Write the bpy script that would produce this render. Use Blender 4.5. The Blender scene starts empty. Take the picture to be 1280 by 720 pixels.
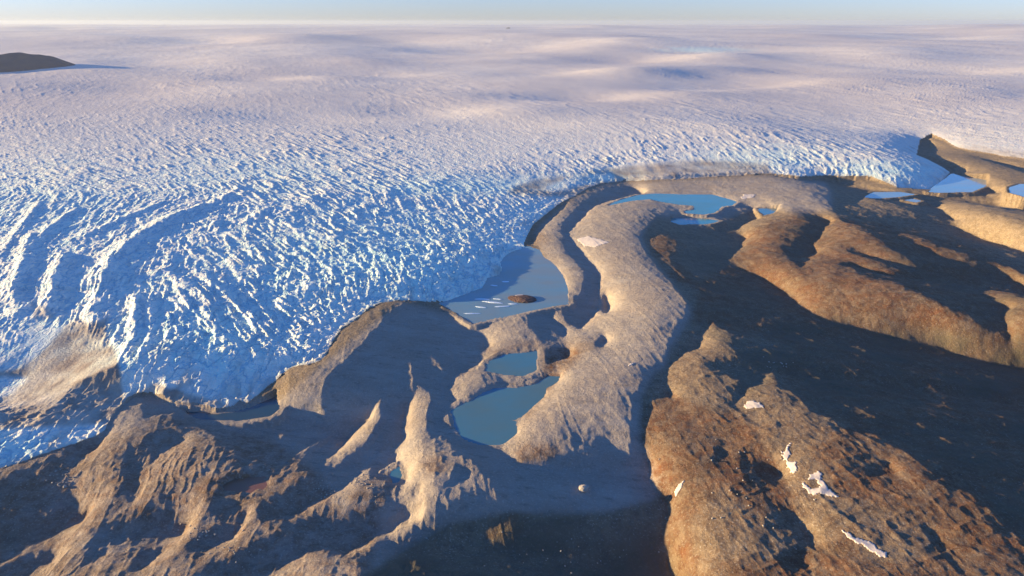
import bpy, math, random, time
import numpy as np
T0 = time.time()
random.seed(7)
R = np.random.RandomState(11)
C = bpy.context.scene.collection

# ------------------------------------------------------------------ camera numbers
H = 400.0
F = 865.0                       # focal length in pixels of a 1280 wide frame
PITCH = math.atan((360 - 27.0) / F)
CP, SP = math.cos(PITCH), math.sin(PITCH)
SUN_EL = math.radians(8.0)
TS = math.tan(SUN_EL)           # light travels along +X

def project(X, Y, z):
    d = Y * CP - (z - H) * SP
    v = Y * SP + (z - H) * CP
    return 640 + F * X / d, 360 - F * v / d

def unproject(px, py, z=0.0):
    a = (np.asarray(px, float) - 640) / F
    b = (360 - np.asarray(py, float)) / F
    ry = CP + b * SP
    rz = -SP + b * CP
    t = (z - H) / rz
    return a * t, ry * t

# ------------------------------------------------------------------ noise
TAB = R.rand(256, 256).astype(np.float32) * 2 - 1
def vnoise(x, y, s=0):
    x = x + s * 37.17; y = y + s * 91.71
    xi = np.floor(x).astype(np.int64); yi = np.floor(y).astype(np.int64)
    fx = (x - xi).astype(np.float32); fy = (y - yi).astype(np.float32)
    fx = fx * fx * fx * (fx * (fx * 6 - 15) + 10); fy = fy * fy * fy * (fy * (fy * 6 - 15) + 10)
    x0 = xi & 255; x1 = (xi + 1) & 255; y0 = yi & 255; y1 = (yi + 1) & 255
    a = TAB[y0, x0]; b = TAB[y0, x1]; c = TAB[y1, x0]; d = TAB[y1, x1]
    return a + (b - a) * fx + (c - a) * fy + (a - b - c + d) * fx * fy
def fbm(x, y, oct=4, s=0, gain=0.5):
    r = 0; g = 1.0; n = 0
    for k in range(oct):
        r = r + g * vnoise(x, y, s + k * 3.1); n += g
        x, y = (x * 1.62 - y * 1.18), (x * 1.18 + y * 1.62)
        g *= gain
    return r / n
def ridged(x, y, s=0):
    r = 1 - np.abs(vnoise(x, y, s)) * 1.9
    return np.clip(r, 0, 1) ** 1.5

def inside(px, py, poly):
    px = np.asarray(px); py = np.asarray(py)
    r = np.zeros(px.shape, bool)
    xs = [p[0] for p in poly]; ys = [p[1] for p in poly]
    m = (px >= min(xs)) & (px <= max(xs)) & (py >= min(ys)) & (py <= max(ys))
    if not m.any(): return r
    x = px[m]; y = py[m]; q = np.zeros(x.shape, bool)
    n = len(poly)
    for i in range(n):
        x0, y0 = poly[i]; x1, y1 = poly[(i + 1) % n]
        if y0 == y1: continue
        q ^= ((y0 > y) != (y1 > y)) & (x < (x1 - x0) * (y - y0) / (y1 - y0) + x0)
    r[m] = q
    return r

# ------------------------------------------------------------------ outlines traced on the ground
MX0, MX1, MY0, MY1 = -260, 1540, 150, 920
gx, gy = np.meshgrid(np.arange(MX0, MX1) + 0.5, np.arange(MY0, MY1) + 0.5)
def paint(img, val, poly):
    img[inside(gx, gy, poly)] = val

ICE = [(-900, 604), (-300, 598), (-40, 594), (0, 586), (25, 579), (50, 570), (82, 559), (100, 555), (125, 546), (132, 539), (140, 522), (150, 510),
 (160, 500), (172, 494), (190, 494), (212, 504), (230, 510), (250, 510), (270, 514), (290, 511), (300, 503), (310, 507), (322, 499),
 (340, 490), (345, 477), (357, 465), (367, 459), (385, 457), (400, 452), (407, 446), (417, 427), (427, 412), (445, 400), (460, 387), (477, 379),
 (500, 376), (532, 378), (560, 378), (582, 371), (597, 365), (605, 362), (612, 350), (626, 346), (631, 338), (628, 330), (634, 321), (646, 315), (658, 312),
 (655, 306), (660, 294), (667, 281), (685, 267), (700, 255), (718, 246), (735, 236), (752, 230), (780, 227), (810, 226), (842, 225),
 (880, 222), (940, 219), (965, 219), (1000, 224), (1030, 224), (1060, 227), (1085, 231), (1120, 237), (1150, 239), (1172, 238), (1176, 228),
 (1188, 217), (1178, 210), (1160, 201), (1146, 195), (1150, 178), (1163, 173), (1180, 176), (1195, 185), (1215, 190), (1232, 192),
 (1255, 197), (1280, 200), (1400, 208), (1600, 216), (2400, 250), (2400, 29.5), (-900, 29.5)]

SH = []   # (lit?, polygon) in painter's order
def S(*p): SH.append((0.0, list(p)))
def L(*p): SH.append((1.0, list(p)))
# left and central shaded basin
S((505,381),(495,387),(480,402),(465,420),(450,437),(430,457),(410,475),(406,495),(407,510),(412,520),(405,523),(395,511),(352,508),(320,500),
  (290,512),(270,515),(225,510),(212,504),(190,495),(175,495),(182,512),(186,520),(222,515),(222,532),(250,532),(272,542),(275,555),(297,560),
  (302,585),(320,572),(325,631),(330,647),(352,647),(377,640),(402,624),(425,614),(455,590),(467,585),(472,597),(500,607),(510,602),(505,590),
  (540,560),(570,560),(600,575),(640,575),(620,556),(580,548),(566,530),(562,512),(575,505),(560,490),(570,470),(603,452),(600,443),(612,432),
  (602,417),(592,410),(580,397),(560,380),(532,379))
# valley shade below the moraine and the strip along its right side
S((539,505),(562,505),(563,540),(590,556),(620,560),(642,572),(645,581),(660,585),(672,584),(700,578),(715,575),(717,567),(722,572),(732,577),
  (740,577),(742,567),(747,555),(752,549),(760,549),(766,555),(770,567),(775,577),(784,581),(790,580),(791,565),(794,555),(792,540),(792,520),
  (792,502),(802,490),(810,472),(817,461),(831,458),(834,445),(837,432),(845,418),(847,408),(857,400),(862,388),(861,380),(854,370),(845,360),
  (836,350),(828,340),(820,330),(812,320),(805,310),(803,300),(807,287),(820,275),(822,270),(837,271),(840,277),(862,282),(895,289),(896,280),
  (920,275),(935,267),(935,260),(955,260),(972,261),(960,268),(935,277),(920,287),(905,291),(935,294),(927,307),(916,320),(911,331),(922,335),
  (942,340),(960,347),(972,357),(985,365),(995,376),(1005,385),(1017,392),(1035,400),(1060,401),(1085,405),(1115,407),(1135,405),(1165,410),
  (1185,417),(1200,425),(1212,424),(1235,427),(1260,430),(1280,431),(1330,434),(1540,440),(1540,840),(1400,760),(1320,705),(1280,677),(1270,667),(1255,655),(1235,635),(1210,615),
  (1185,600),(1167,590),(1142,572),(1115,557),(1085,540),(1060,535),(1040,525),(1015,512),(1007,500),(992,490),(975,485),(972,467),(965,462),
  (952,475),(940,482),(927,495),(915,510),(917,500),(922,487),(927,482),(910,465),(885,457),(905,457),(922,456),(927,450),(917,437),(910,430),
  (935,426),(950,422),(917,417),(902,410),(892,401),(887,405),(876,422),(875,435),(852,442),(837,457),(834,470),(832,480),(840,487),(842,495),
  (815,500),(812,510),(810,522),(806,535),(803,555),(810,570),(816,580),(816,602),(825,612),(837,622),(839,635),(836,652),(831,667),(832,680),
  (840,692),(847,707),(852,720),(875,800),(600,900),(420,800),(457,720),(455,700),(465,690),(480,679),(500,680),(512,672),(520,662),(540,657),(555,645),(570,632),
  (582,625),(595,627),(610,636),(625,636),(631,627),(625,615),(615,602),(631,599),(607,592),(595,577),(582,570),(565,555),(556,548),(550,540),(545,550),(537,540))
# ridge A inner shade
S((760,236),(745,245),(727,255),(720,265),(705,280),(704,292),(706,297),(705,305),(710,315),(722,327),(732,340),(732,350),(730,365),(722,377),
  (712,382),(705,390),(710,402),(727,412),(742,395),(747,382),(750,375),(750,350),(751,342),(745,332),(730,317),(720,305),(710,291),(720,282),
  (735,265),(747,256),(765,250),(792,244),(807,239),(806,236),(790,234),(770,235))
S((760,365),(764,380),(762,391),(755,392),(754,375))
S((662,393),(685,392),(697,402),(708,412),(705,422),(690,412),(680,425),(665,410))
S((746,430),(757,420),(760,426),(752,434),(746,433))
S((684,440),(698,436),(714,440),(711,447),(696,451),(686,456))
S((717,548),(722,546),(728,552),(722,560),(716,558))
S((667,282),(690,268),(708,254),(722,247),(712,252),(690,272),(672,290),(668,300),(660,306),(654,308))
# middle shade in the tundra
S((1002,267),(1020,270),(1040,275),(1032,285),(1025,297),(1017,307),(1021,315),(1012,325),(1001,335),(992,327),(987,320),(977,309),(992,310),
  (995,302),(1007,295),(1010,287),(1016,280))
# upper right
S((967,220),(992,221),(1022,225),(1042,226),(1085,232),(1120,238),(1150,240),(1175,241),(1215,242),(1235,244),(1270,251),(1300,255),(1540,270),(1540,284),(1280,265),(1250,260),(1210,254),(1200,252),(1180,254),
  (1177,257),(1185,266),(1200,272),(1192,275),(1177,272),(1165,266),(1135,262),(1120,255),(1105,250),(1090,247),(1080,247),(1070,255),(1055,257),
  (1060,265),(1067,272),(1047,267),(1042,260),(1035,250),(1040,240),(1035,235),(1020,229),(992,224))
S((1065,272),(1100,272),(1135,274),(1160,275),(1185,280),(1210,282),(1235,290),(1260,297),(1270,307),(1280,311),(1330,325),(1540,350),(1540,400),(1262,422),
  (1242,410),(1222,400),(1197,387),(1180,380),(1160,371),(1135,360),(1118,352),(1085,345),(1065,336),(1047,331),(1067,331),(1085,336),(1110,342),
  (1144,345),(1146,341),(1120,335),(1100,327),(1060,313),(1080,316),(1110,325),(1145,332),(1150,330),(1115,311),(1100,300),(1085,287),(1067,280),(1050,275))
S((1150,177),(1162,174),(1166,180),(1162,190),(1157,195),(1175,201),(1195,210),(1190,218),(1185,216),(1167,205),(1145,195))
S((1227,199),(1247,201),(1280,210),(1400,232),(1400,240),(1280,215),(1255,207))
S((1217,238),(1230,233),(1250,235),(1262,240),(1250,242),(1225,242))
S((1200,213),(1206,208),(1208,214),(1203,216))
# lower left
S((0,606),(15,597),(30,590),(37,592),(47,612),(54,610),(75,612),(92,622),(102,640),(110,645),(95,655),(62,672),(25,690),(0,700),(-260,780),(-260,690),(-60,630))
S((56,600),(60,586),(72,578),(78,590),(72,606))
S((85,560),(100,557),(120,549),(135,543),(117,565),(107,572),(92,567))
S((180,548),(200,541),(220,540),(230,552),(215,560),(195,575),(190,560))
S((270,617),(300,618),(330,614),(322,625),(300,637),(287,650),(280,645),(265,635))
S((297,647),(302,643),(307,645),(306,650),(299,651))
S((125,662),(165,660),(212,645),(215,650),(199,659),(235,660),(230,667),(205,675),(160,675),(125,682),(118,695),(130,696),(110,700),(112,685),(120,675))
S((0,712),(37,695),(60,697),(75,695),(50,707),(37,720),(0,760),(-200,800))
S((170,697),(185,690),(205,692),(190,705),(172,712))
S((237,680),(262,667),(300,665),(290,675),(270,682),(255,690))
S((160,566),(168,562),(172,580),(170,605),(172,622),(166,622),(162,600))
S((352,662),(372,654),(405,649),(455,649),(480,642),(505,641),(527,637),(527,641),(505,650),(490,662),(470,667),(462,677),(437,690),(427,692),
  (395,687),(370,697),(335,717),(300,780),(150,800),(255,720),(287,705),(320,685),(345,673))
S((327,632),(360,630),(385,612),(395,592),(420,590),(440,592),(430,607),(402,622),(377,636),(352,645),(330,645))
S((990,645),(960,642),(975,640),(994,644),(1003,655),(1018,672),(1021,682),(1013,687),(1005,680),(995,672),(980,660),(965,652))
S((972,703),(985,696),(1000,700),(1012,704),(1008,708),(990,708))
S((1168,676),(1176,674),(1181,680),(1176,686),(1170,682))
S((1080,590),(1095,587),(1110,583),(1120,585),(1112,592),(1095,595))
S((945,586),(960,584),(975,588),(985,593),(965,595),(950,592))
S((893,564),(905,563),(912,570),(900,572))
S((930,570),(934,568),(936,585),(932,592))
# lit islands
L((507,452),(515,455),(520,472),(535,490),(552,504),(539,505),(537,540),(545,550),(550,538),(556,548),(565,555),(582,570),(595,577),(607,592),
  (631,599),(615,602),(625,615),(631,627),(625,636),(610,636),(595,627),(582,625),(570,632),(555,645),(540,657),(520,662),(512,672),(500,680),
  (480,679),(465,690),(455,700),(457,720),(420,760),(330,760),(335,717),(370,697),(395,687),(427,692),(437,690),(462,677),(470,667),(490,662),(505,650),(527,641),(527,636),
  (505,640),(480,640),(482,630),(495,617),(510,602),(505,590),(492,577),(497,570),(487,567),(500,555),(505,552),(505,540),(510,515),(517,497),(512,482),
  (514,472),(509,460))
S((558,603),(567,598),(575,585),(590,588),(588,595),(577,603),(560,608))
S((517,612),(524,610),(526,615),(520,617))
L((537,446),(550,452),(565,465),(567,469),(552,467),(545,460))
L((572,467),(590,463),(612,458),(640,462),(636,470),(605,474),(590,477),(572,474))
L((480,495),(477,510),(478,527),(470,539),(460,555),(440,572),(422,585),(400,585),(407,577),(420,567),(430,557),(442,540),(450,533),(462,525),(470,507))
L((414,541),(407,552),(387,565),(377,582),(392,592),(385,610),(377,608),(372,615),(365,608),(358,620),(345,627),(325,631),(300,638),(300,600),(320,572),(335,577),(345,587),(360,585),(362,572),(370,567),(395,554))
L((345,671),(360,666),(395,673),(392,679),(365,676))
L((350,548),(354,540),(358,548),(354,556))
L((600,672),(612,665),(625,655),(640,650),(650,655),(645,665),(640,675),(622,677))
L((513,704),(520,700),(535,715),(540,735),(515,735),(510,715))
L((480,716),(484,714),(490,722),(480,724))
L((725,606),(731,605),(735,612),(731,617),(726,615))
L((812,300),(825,292),(840,295),(849,305),(847,315),(837,322),(845,333),(862,350),(855,349),(840,337),(827,326),(815,311))
L((870,355),(880,357),(890,364),(910,372),(900,374),(880,366),(871,361))
L((900,336),(912,333),(930,340),(955,352),(935,350),(915,347),(900,342))
L((865,345),(885,346),(900,353),(895,357),(880,352))
L((1122,290),(1135,292),(1160,300),(1185,310),(1210,317),(1225,327),(1236,336),(1220,336),(1200,327),(1175,320),(1150,307),(1132,302),(1122,297))
L((1245,329),(1260,332),(1280,341),(1340,362),(1300,360),(1270,346),(1255,339))
L((1220,365),(1240,362),(1280,372),(1400,395),(1540,410),(1540,440),(1280,431),(1262,415),(1257,395),(1262,382),(1240,375))
L((1155,245),(1167,246),(1168,248),(1156,248))
L((1200,243),(1240,245),(1280,252),(1280,254),(1240,250),(1205,246))
L((1045,223),(1085,229),(1087,232),(1070,231),(1045,226))
L((276,633),(279,632),(283,642),(279,645))

lit_img = np.ones(gx.shape, np.float32)
for v, p in SH: paint(lit_img, v, p)

LAKES = {
 'glacier': ([(548,379),(572,392),(592,405),(607,400),(640,394),(680,385),(710,380),(710,360),(705,345),(695,332),(680,321),(674,312),(660,308),(640,308),(600,330),(560,360)],
             'large blue lake touching the glacier front with floating ice', 0),
 'basin': ([(574,507),(590,500),(603,490),(620,484),(645,485),(668,480),(685,470),(702,470),(697,478),(683,486),(682,495),(665,510),(655,520),(645,522),
   (632,524),(645,530),(648,541),(632,554),(621,557),(598,556),(578,548),(568,534),(564,514)], 'blue grey lake in the middle of the moraine basin', 1),
 'arm': ([(606,464),(612,452),(630,443),(655,441),(672,438),(671,452),(672,462),(655,470),(635,469)], 'small hazy blue pool above the middle basin lake', 1),
 'turq': ([(760,257),(775,250),(797,244),(820,242),(850,243),(890,243),(905,247),(922,252),(915,257),(903,258),(893,266),(880,268),(858,267),
   (855,264),(868,262),(868,257),(850,256),(825,252),(812,249),(790,251)], 'bright turquoise lake behind the long moraine tongue', 2),
 'turqs': ([(837,273),(850,271),(880,273),(900,276),(885,280),(850,281),(838,277)], 'small turquoise pond just below the bright turquoise lake', 2),
 'hollow': ([(948,261),(960,260),(974,261),(966,267),(955,269)], 'tiny shaded blue pond in a hollow of the tundra', 1),
 'rone': ([(1174,230),(1180,218),(1192,217),(1210,221),(1234,225),(1234,232),(1215,240),(1174,241),(1160,240)], 'pale blue lake beside the ice margin at upper right', 3),
 'rtwo': ([(1262,234),(1275,230),(1300,229),(1480,238),(1480,252),(1280,246),(1262,241)], 'pale blue lake cut by the right edge of the photo', 3),
 'rthree': ([(1078,247),(1092,240),(1125,240),(1145,243),(1125,246),(1100,248)], 'narrow pale lake behind the tundra hill at right', 3),
 'rfour': ([(1129,250),(1140,248),(1152,251),(1145,253)], 'tiny pale pond right of the narrow pale lake', 3),
 'front': ([(226,513),(250,514),(270,518),(292,515),(312,510),(326,503),(345,494),(350,508),(340,520),(300,526),(250,525)], 'dark teal meltwater pool under the glacier tongue', 4),
 'mud': ([(275,608),(290,599),(315,596),(331,598),(331,610),(300,615),(280,614)], 'shallow brown muddy pool on the debris slope', 5),
 'pud': ([(487,590),(499,584),(503,594),(499,603),(489,603)], 'small grey blue puddle left of the tan ridge', 1),
}
lake_img = np.zeros(gx.shape, np.int32)
for k, (n, (p, l, c)) in enumerate(LAKES.items()): paint(lake_img, k + 1, p)
ice_img = inside(gx, gy, ICE).astype(np.float32)

def samp(img, px, py, order=1):
    x = np.clip(px - MX0 - 0.5, 0, img.shape[1] - 1.01); y = np.clip(py - MY0 - 0.5, 0, img.shape[0] - 1.01)
    if order == 0: return img[(y + 0.5).astype(int), (x + 0.5).astype(int)]
    xi = x.astype(int); yi = y.astype(int); fx = x - xi; fy = y - yi
    return (img[yi, xi] * (1 - fx) + img[yi, xi + 1] * fx) * (1 - fy) + (img[yi + 1, xi] * (1 - fx) + img[yi + 1, xi + 1] * fx) * fy

# ------------------------------------------------------------------ ground relief on a metric grid
DX, DY = 2.5, 3.0
GX = np.arange(-1200, 2700, DX); GY = np.arange(330, 3000, DY)
XX, YY = np.meshgrid(GX, GY)
XX = XX.astype(np.float32); YY = YY.astype(np.float32)
def box(a, r, ax):
    if r < 1: return a
    n = a.shape[ax]
    p = np.pad(a, [(r + 1, r) if i == ax else (0, 0) for i in range(2)], mode='edge')
    c = np.cumsum(p, axis=ax, dtype=np.float64)
    if ax == 0: o = c[2 * r + 1:] - c[:-(2 * r + 1)]
    else: o = c[:, 2 * r + 1:] - c[:, :-(2 * r + 1)]
    return (o / (2 * r + 1)).astype(np.float32)
def blur(a, mx, my, n=2):
    rx = int(round(mx / DX)); ry = int(round(my / DY))
    for _ in range(n):
        a = box(box(a, rx, 1), ry, 0)
    return a

jx = fbm(XX / 14, YY / 20, 3, 5) ; jy = fbm(XX / 14, YY / 20, 3, 9)
def look(z):
    px, py = project(XX, YY, z)
    jit = np.clip(1200 / YY, 0.5, 1.6)
    px2 = px + jx * 2.2 * jit; py2 = py + jy * 1.2 * jit
    lit = samp(lit_img, px2, np.minimum(py2, 732), 0) > 0.5
    lk = samp(lake_img, px, py, 0)
    ic = samp(ice_img, px, py, 0) > 0.5
    ic |= py < MY0 + 1
    out = (px > 1325) | (px < -60)
    return lit, lk, ic, out

def build_land():
    z = np.zeros(XX.shape, np.float32)
    lit, lk, ic, out = look(z)
    free = ic | (lk > 0) | out
    litf = np.where(free, 0.75, lit.astype(np.float32))
    Lm = np.clip(blur(litf, 160, 14), 0.12, 1)
    dM = litf * TS / Lm
    M = np.cumsum(dM, axis=1) * DX
    z = (M - TS * XX).astype(np.float32)
    z = z - blur(z, 260, 120)
    z = blur(z, 4, 8)
    NI = 90
    WY1 = np.clip((YY - 800) / 500, 0, 1) * .8; WY2 = np.clip((YY - 1400) / 600, 0, 1) * .8
    lev = {}
    for it in range(NI):
        if it % 10 == 0: lit, lk, ic, out = look(z); free = ic | (lk > 0) | out
        w = z + TS * XX
        P = np.maximum.accumulate(w, axis=1)
        P = np.concatenate([P[:, :1], P[:, :-1]], axis=1)
        eps = 0.05 * DX
        e1 = np.clip(P - w + eps, 0, 30) * (lit & ~free)
        # depth wanted inside shade grows away from its edges
        e2 = np.clip(w - P + 1.1, 0, 30) * ((~lit) & ~free)
        e1 = blur(e1, 3, 7, 1); e2 = blur(e2, 3, 7, 1)
        z = z + 0.75 * (e1 - e2)
        z = z - 0.012 * blur(z, 300, 200, 1)
        zi = blur(z, 30, 40, 1)
        z = np.where(ic | out, z * 0.7 + zi * 0.3 * 0.985, z)
        if it < NI - 14: z = blur(z, 2.5, 4, 1)
        if it < NI - 3:
            z = z + (blur(z, 4, 14, 1) - z) * WY1
            z = z + (blur(z, 2.5, 9, 1) - z) * .35
            z = z + (blur(z, 5, 36, 1) - z) * WY2
        if it == 30 or it == 60:
            for k, n in enumerate(LAKES):
                m = lk == k + 1
                if m.any():
                    ring = (blur(m.astype(np.float32), 14, 14 + 18 * (YY[m].mean() > 1300), 1) > 0.03) & ~m & ~ic
                    lev[n] = float(np.percentile(z[ring] if ring.any() else z[m], 25)) - .3
        if it > 30:
            for k, n in enumerate(LAKES):
                if n in lev:
                    m = (lk == k + 1)
                    z[m] = z[m] * 0.3 + (lev[n] - 1.4) * 0.7
    for k, n in enumerate(LAKES):
        lev.setdefault(n, 0.0)
    return z, lev
ZL, LEV = build_land()
# clear lake beds and low banks from the final outlines
def gsamp(img, X, Y):
    x = np.clip((X - GX[0]) / DX, 0, len(GX) - 1.01); y = np.clip((Y - GY[0]) / DY, 0, len(GY) - 1.01)
    xi = x.astype(int); yi = y.astype(int); fx = x - xi; fy = y - yi
    return (img[yi, xi] * (1 - fx) + img[yi, xi + 1] * fx) * (1 - fy) + (img[yi + 1, xi] * (1 - fx) + img[yi + 1, xi + 1] * fx) * fy
def segdist(X, Y, poly, closed=True):
    d = np.full(X.shape, 1e9, np.float32)
    n = len(poly)
    for i in range(n if closed else n - 1):
        ax, ay = poly[i]; bx, by = poly[(i + 1) % n]
        vx, vy = bx - ax, by - ay
        l2 = vx * vx + vy * vy + 1e-9
        t = np.clip(((X - ax) * vx + (Y - ay) * vy) / l2, 0, 1)
        d = np.minimum(d, (X - ax - t * vx) ** 2 + (Y - ay - t * vy) ** 2)
    return np.sqrt(d)
LAKEW = {}
for n, (p, l, c) in LAKES.items():
    W = [tuple(float(q) for q in unproject(a, b, LEV[n])) for a, b in p]
    LAKEW[n] = W
    xs = [q[0] for q in W]; ys = [q[1] for q in W]; pad = 45
    i0 = max(0, int((min(xs) - pad - GX[0]) / DX)); i1 = min(len(GX), int((max(xs) + pad - GX[0]) / DX))
    j0 = max(0, int((min(ys) - pad - GY[0]) / DY)); j1 = min(len(GY), int((max(ys) + pad - GY[0]) / DY))
    if i1 <= i0 or j1 <= j0: continue
    xs_, ys_ = XX[j0:j1, i0:i1], YY[j0:j1, i0:i1]
    ins = inside(xs_, ys_, W); d = segdist(xs_, ys_, W)
    z = ZL[j0:j1, i0:i1]
    lv = LEV[n]
    zin = lv - np.minimum(0.25 + d * 0.12, 2.5)
    wgt = np.exp(-d / 7)
    zout = np.maximum(z, lv + 0.3 + 0.03 * d) * wgt + z * (1 - wgt)
    zout = np.where(d < 11, np.maximum(zout, lv + np.minimum(0.05 + 0.1 * d, 0.55)), zout)
    ZL[j0:j1, i0:i1] = np.where(ins, zin, zout)

def pixpoly(poly, it=3):
    px = np.array([a for a, b in poly], float); py = np.array([b for a, b in poly], float)
    z = np.zeros(len(px))
    for _ in range(it):
        X, Y = unproject(px, py, z)
        ok = (Y < GY[-1]) & (X > GX[0]) & (X < GX[-1])
        z = np.where(ok, gsamp(ZL, X, Y), 0)
    X, Y = unproject(px, py, z)
    return list(zip(X.tolist(), Y.tolist()))
ICE_EDGE = ICE[:-2]
ICEW_EDGE = pixpoly(ICE_EDGE)
ICEW = ICEW_EDGE + [(60000, 60000), (-60000, 60000)]
print('land', round(time.time() - T0, 1), {k: round(v, 1) for k, v in LEV.items()})

# the ice next to sunlit ground lies low enough to let the evening sun over it
_lit, _lk, _ic, _out = look(ZL)
_w = np.where(_lit & ~_ic & ~_out & (_lk == 0), ZL + TS * XX, 1e6).astype(np.float32)
_wm = np.minimum(_w, np.where(_lit & ~_ic & ~_out, _w, 1e6))
CAP = np.minimum.accumulate(_wm[:, ::-1], axis=1)[:, ::-1] - TS * XX - ZL - 2.0
CAP = np.clip(CAP, -2, 260)
for _k in range(3):
    CAP[1:-1] = np.minimum(CAP[1:-1], np.minimum(CAP[:-2], CAP[2:]))
CAP = blur(CAP, 5, 8, 1)

# ------------------------------------------------------------------ ice relief
# (pixel x, pixel y, picture angle of the crests in degrees, measured downwards from the right)
ORI = [(40,200,22),(40,300,-40),(60,360,-60),(150,250,20),(150,340,-38),(230,280,-35),(110,420,-45),(170,400,-88),(200,450,-75),(160,470,-65),(250,400,60),
 (270,460,75),(300,330,35),(300,420,55),(340,400,40),(330,260,28),(400,330,40),(420,380,70),(450,300,32),(500,340,80),(560,340,88),
 (600,300,50),(560,270,42),(640,280,48),(500,230,22),(400,200,20),(300,180,20),(700,210,35),(760,190,38),(850,190,45),(950,190,45),
 (1050,200,30),(1120,220,60),(900,160,30),(1200,150,-30),(1150,185,15),(250,130,18),(600,150,13),(650,130,12),(650,165,15),(560,200,20),(650,195,18),(750,150,16),(850,130,16),(80,555,-25),(30,560,-20)]
ow = []
for px, py, a in ORI:
    X, Y = unproject(px, py, 0)
    a = math.radians(a)
    X2, Y2 = unproject(px + 4 * math.cos(a), py + 4 * math.sin(a), 0)
    ow.append((float(X), float(Y), math.atan2(float(Y2 - Y), float(X2 - X))))
def orient(X, Y):
    lx = X / (Y + 200); ly = np.log(Y + 1)
    sw = 0; cc = 0; ss = 0
    for x, y, a in ow:
        d = (lx - x / (y + 200)) ** 2 + (1.3 * (ly - math.log(y + 1))) ** 2
        w = 1 / (d + 0.005) ** 2
        cc = cc + w * math.cos(2 * a); ss = ss + w * math.sin(2 * a)
    w0 = 30000.0 * np.clip((Y - 1900) / 1500, 0, 1) ** 2
    a0 = -math.radians(62)
    cc = cc + w0 * math.cos(2 * a0); ss = ss + w0 * math.sin(2 * a0)
    return 0.5 * np.arctan2(ss, cc)
NB = 10
def oriented(X, Y, th, lc, la, seed):
    """crest noise: short wavelength lc across, la along the crest direction th"""
    out = np.zeros(X.shape, np.float32)
    b = (th % math.pi) / math.pi * NB
    b0 = np.floor(b).astype(int); f = b - b0
    for k in range(NB):
        w = np.where(b0 % NB == k, 1 - f, 0) + np.where((b0 + 1) % NB == k, f, 0)
        m = w > 0.02
        if not m.any(): continue
        a = math.pi * k / NB
        c, s = math.cos(a), math.sin(a)
        x = X[m]; y = Y[m]
        al = (x * c + y * s) / la[m] if not np.isscalar(la) else (x * c + y * s) / la
        ac = (-x * s + y * c) / (lc[m] if not np.isscalar(lc) else lc)
        out[m] += w[m] * ridged(ac, al, seed + k)
    return out

# big crests on the tongue (pixel polylines): height, half width in metres
CREST = [
 ([(255,262),(215,276),(172,298),(140,325),(122,360),(116,392)], 13, 15),
 ([(205,258),(150,280),(105,300)], 6, 10),
 ([(76,322),(70,345),(60,365),(52,385)], 12, 13),
 ([(40,300),(25,335),(14,362),(20,385)], 9, 12),
 ([(50,262),(28,290),(8,312)], 7, 10),
 ([(95,270),(62,292),(40,312)], 7, 10),
 ([(165,365),(166,385),(163,410),(158,435)], 10, 9),
 ([(186,372),(183,400),(180,430)], 7, 7),
 ([(205,385),(203,410),(207,435)], 6, 7),
 ([(215,400),(214,425)], 5, 6),
 ([(226,440),(243,450),(253,470)], 7, 7),
 ([(262,470),(272,490),(285,505)], 6, 6),
 ([(240,470),(252,490),(262,506)], 6, 6),
 ([(290,470),(296,490)], 5, 5),
 ([(195,440),(185,460),(170,480)], 6, 7),
 ([(300,240),(260,262)], 6, 9),
 ([(335,262),(305,280)], 5, 9),
 ([(212,340),(235,352),(250,375)], 4, 8),
 ([(250,335),(270,350),(290,380)], 4, 8),
 ([(330,390),(315,405),(300,420)], 3, 6),
]
CRW = [([tuple(float(q) for q in unproject(a, b, 30)) for a, b in p], h, w) for p, h, w in CREST]
# broad swells: centre, half sizes in pixels, slope towards the sun
SW = [(95,43,26,3,.10),(8,41,30,3,.10),(300,62,60,4,.09),(35,100,70,9,.09),(250,95,70,6,.05),(370,116,50,3,.08),(570,62,70,4,.10),(700,42,50,2,.06),
 (710,70,70,5,.11),(845,88,60,4,.13),(740,108,60,4,.10),(830,110,70,4,-.07),(640,137,80,5,-.06),(590,157,60,6,.10),(790,135,60,4,.09),
 (1000,120,80,4,.10),(930,103,60,3,-.07),(1085,54,70,3,-.08),(1170,42,70,4,.12),(1240,50,60,5,.10),(960,40,60,2,.08),(1262,130,60,7,-.06),
 (1250,106,60,3,.07),(480,135,90,8,-.02),(200,140,100,8,.03),(100,130,90,7,-.05),(420,75,60,4,-.04),(700,40,30,1.5,.06),(730,41,18,1.2,.1),
 (1060,85,60,5,.04),(420,95,50,4,.05),(600,90,70,5,.04),(520,110,60,4,.05),(900,125,50,3,.06),(1080,165,80,6,.04),(1180,90,60,4,-.04),(140,55,50,2.5,-.05),
 (520,75,60,3,-.06),(640,92,60,2.5,-.05),(460,165,90,6,.04),(300,165,90,7,-.03),(700,170,90,6,.06),(880,172,80,6,.05),(1000,78,90,4,.05)]
ROUGH = [(1150,135,160,28,.16),(1240,165,80,20,.1),(870,62,70,6,.16),(1040,205,90,16,.20),(1130,190,50,12,.12),(760,212,60,10,.25),(930,188,110,16,.16)]
SMOOTH = [(672,232,50,10),(800,216,60,6),(860,214,60,6),(50,470,90,50),(110,480,60,40),(60,432,30,20)]

NEAR = [(82, 466, 125, 72, .34), (1135, 224, 150, 150, -.32)]
def icefields(X, Y):
    d = segdist(X, Y, ICEW_EDGE, False)
    ins = inside(X, Y, ICEW)
    return np.where(ins, d, -d)

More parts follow.
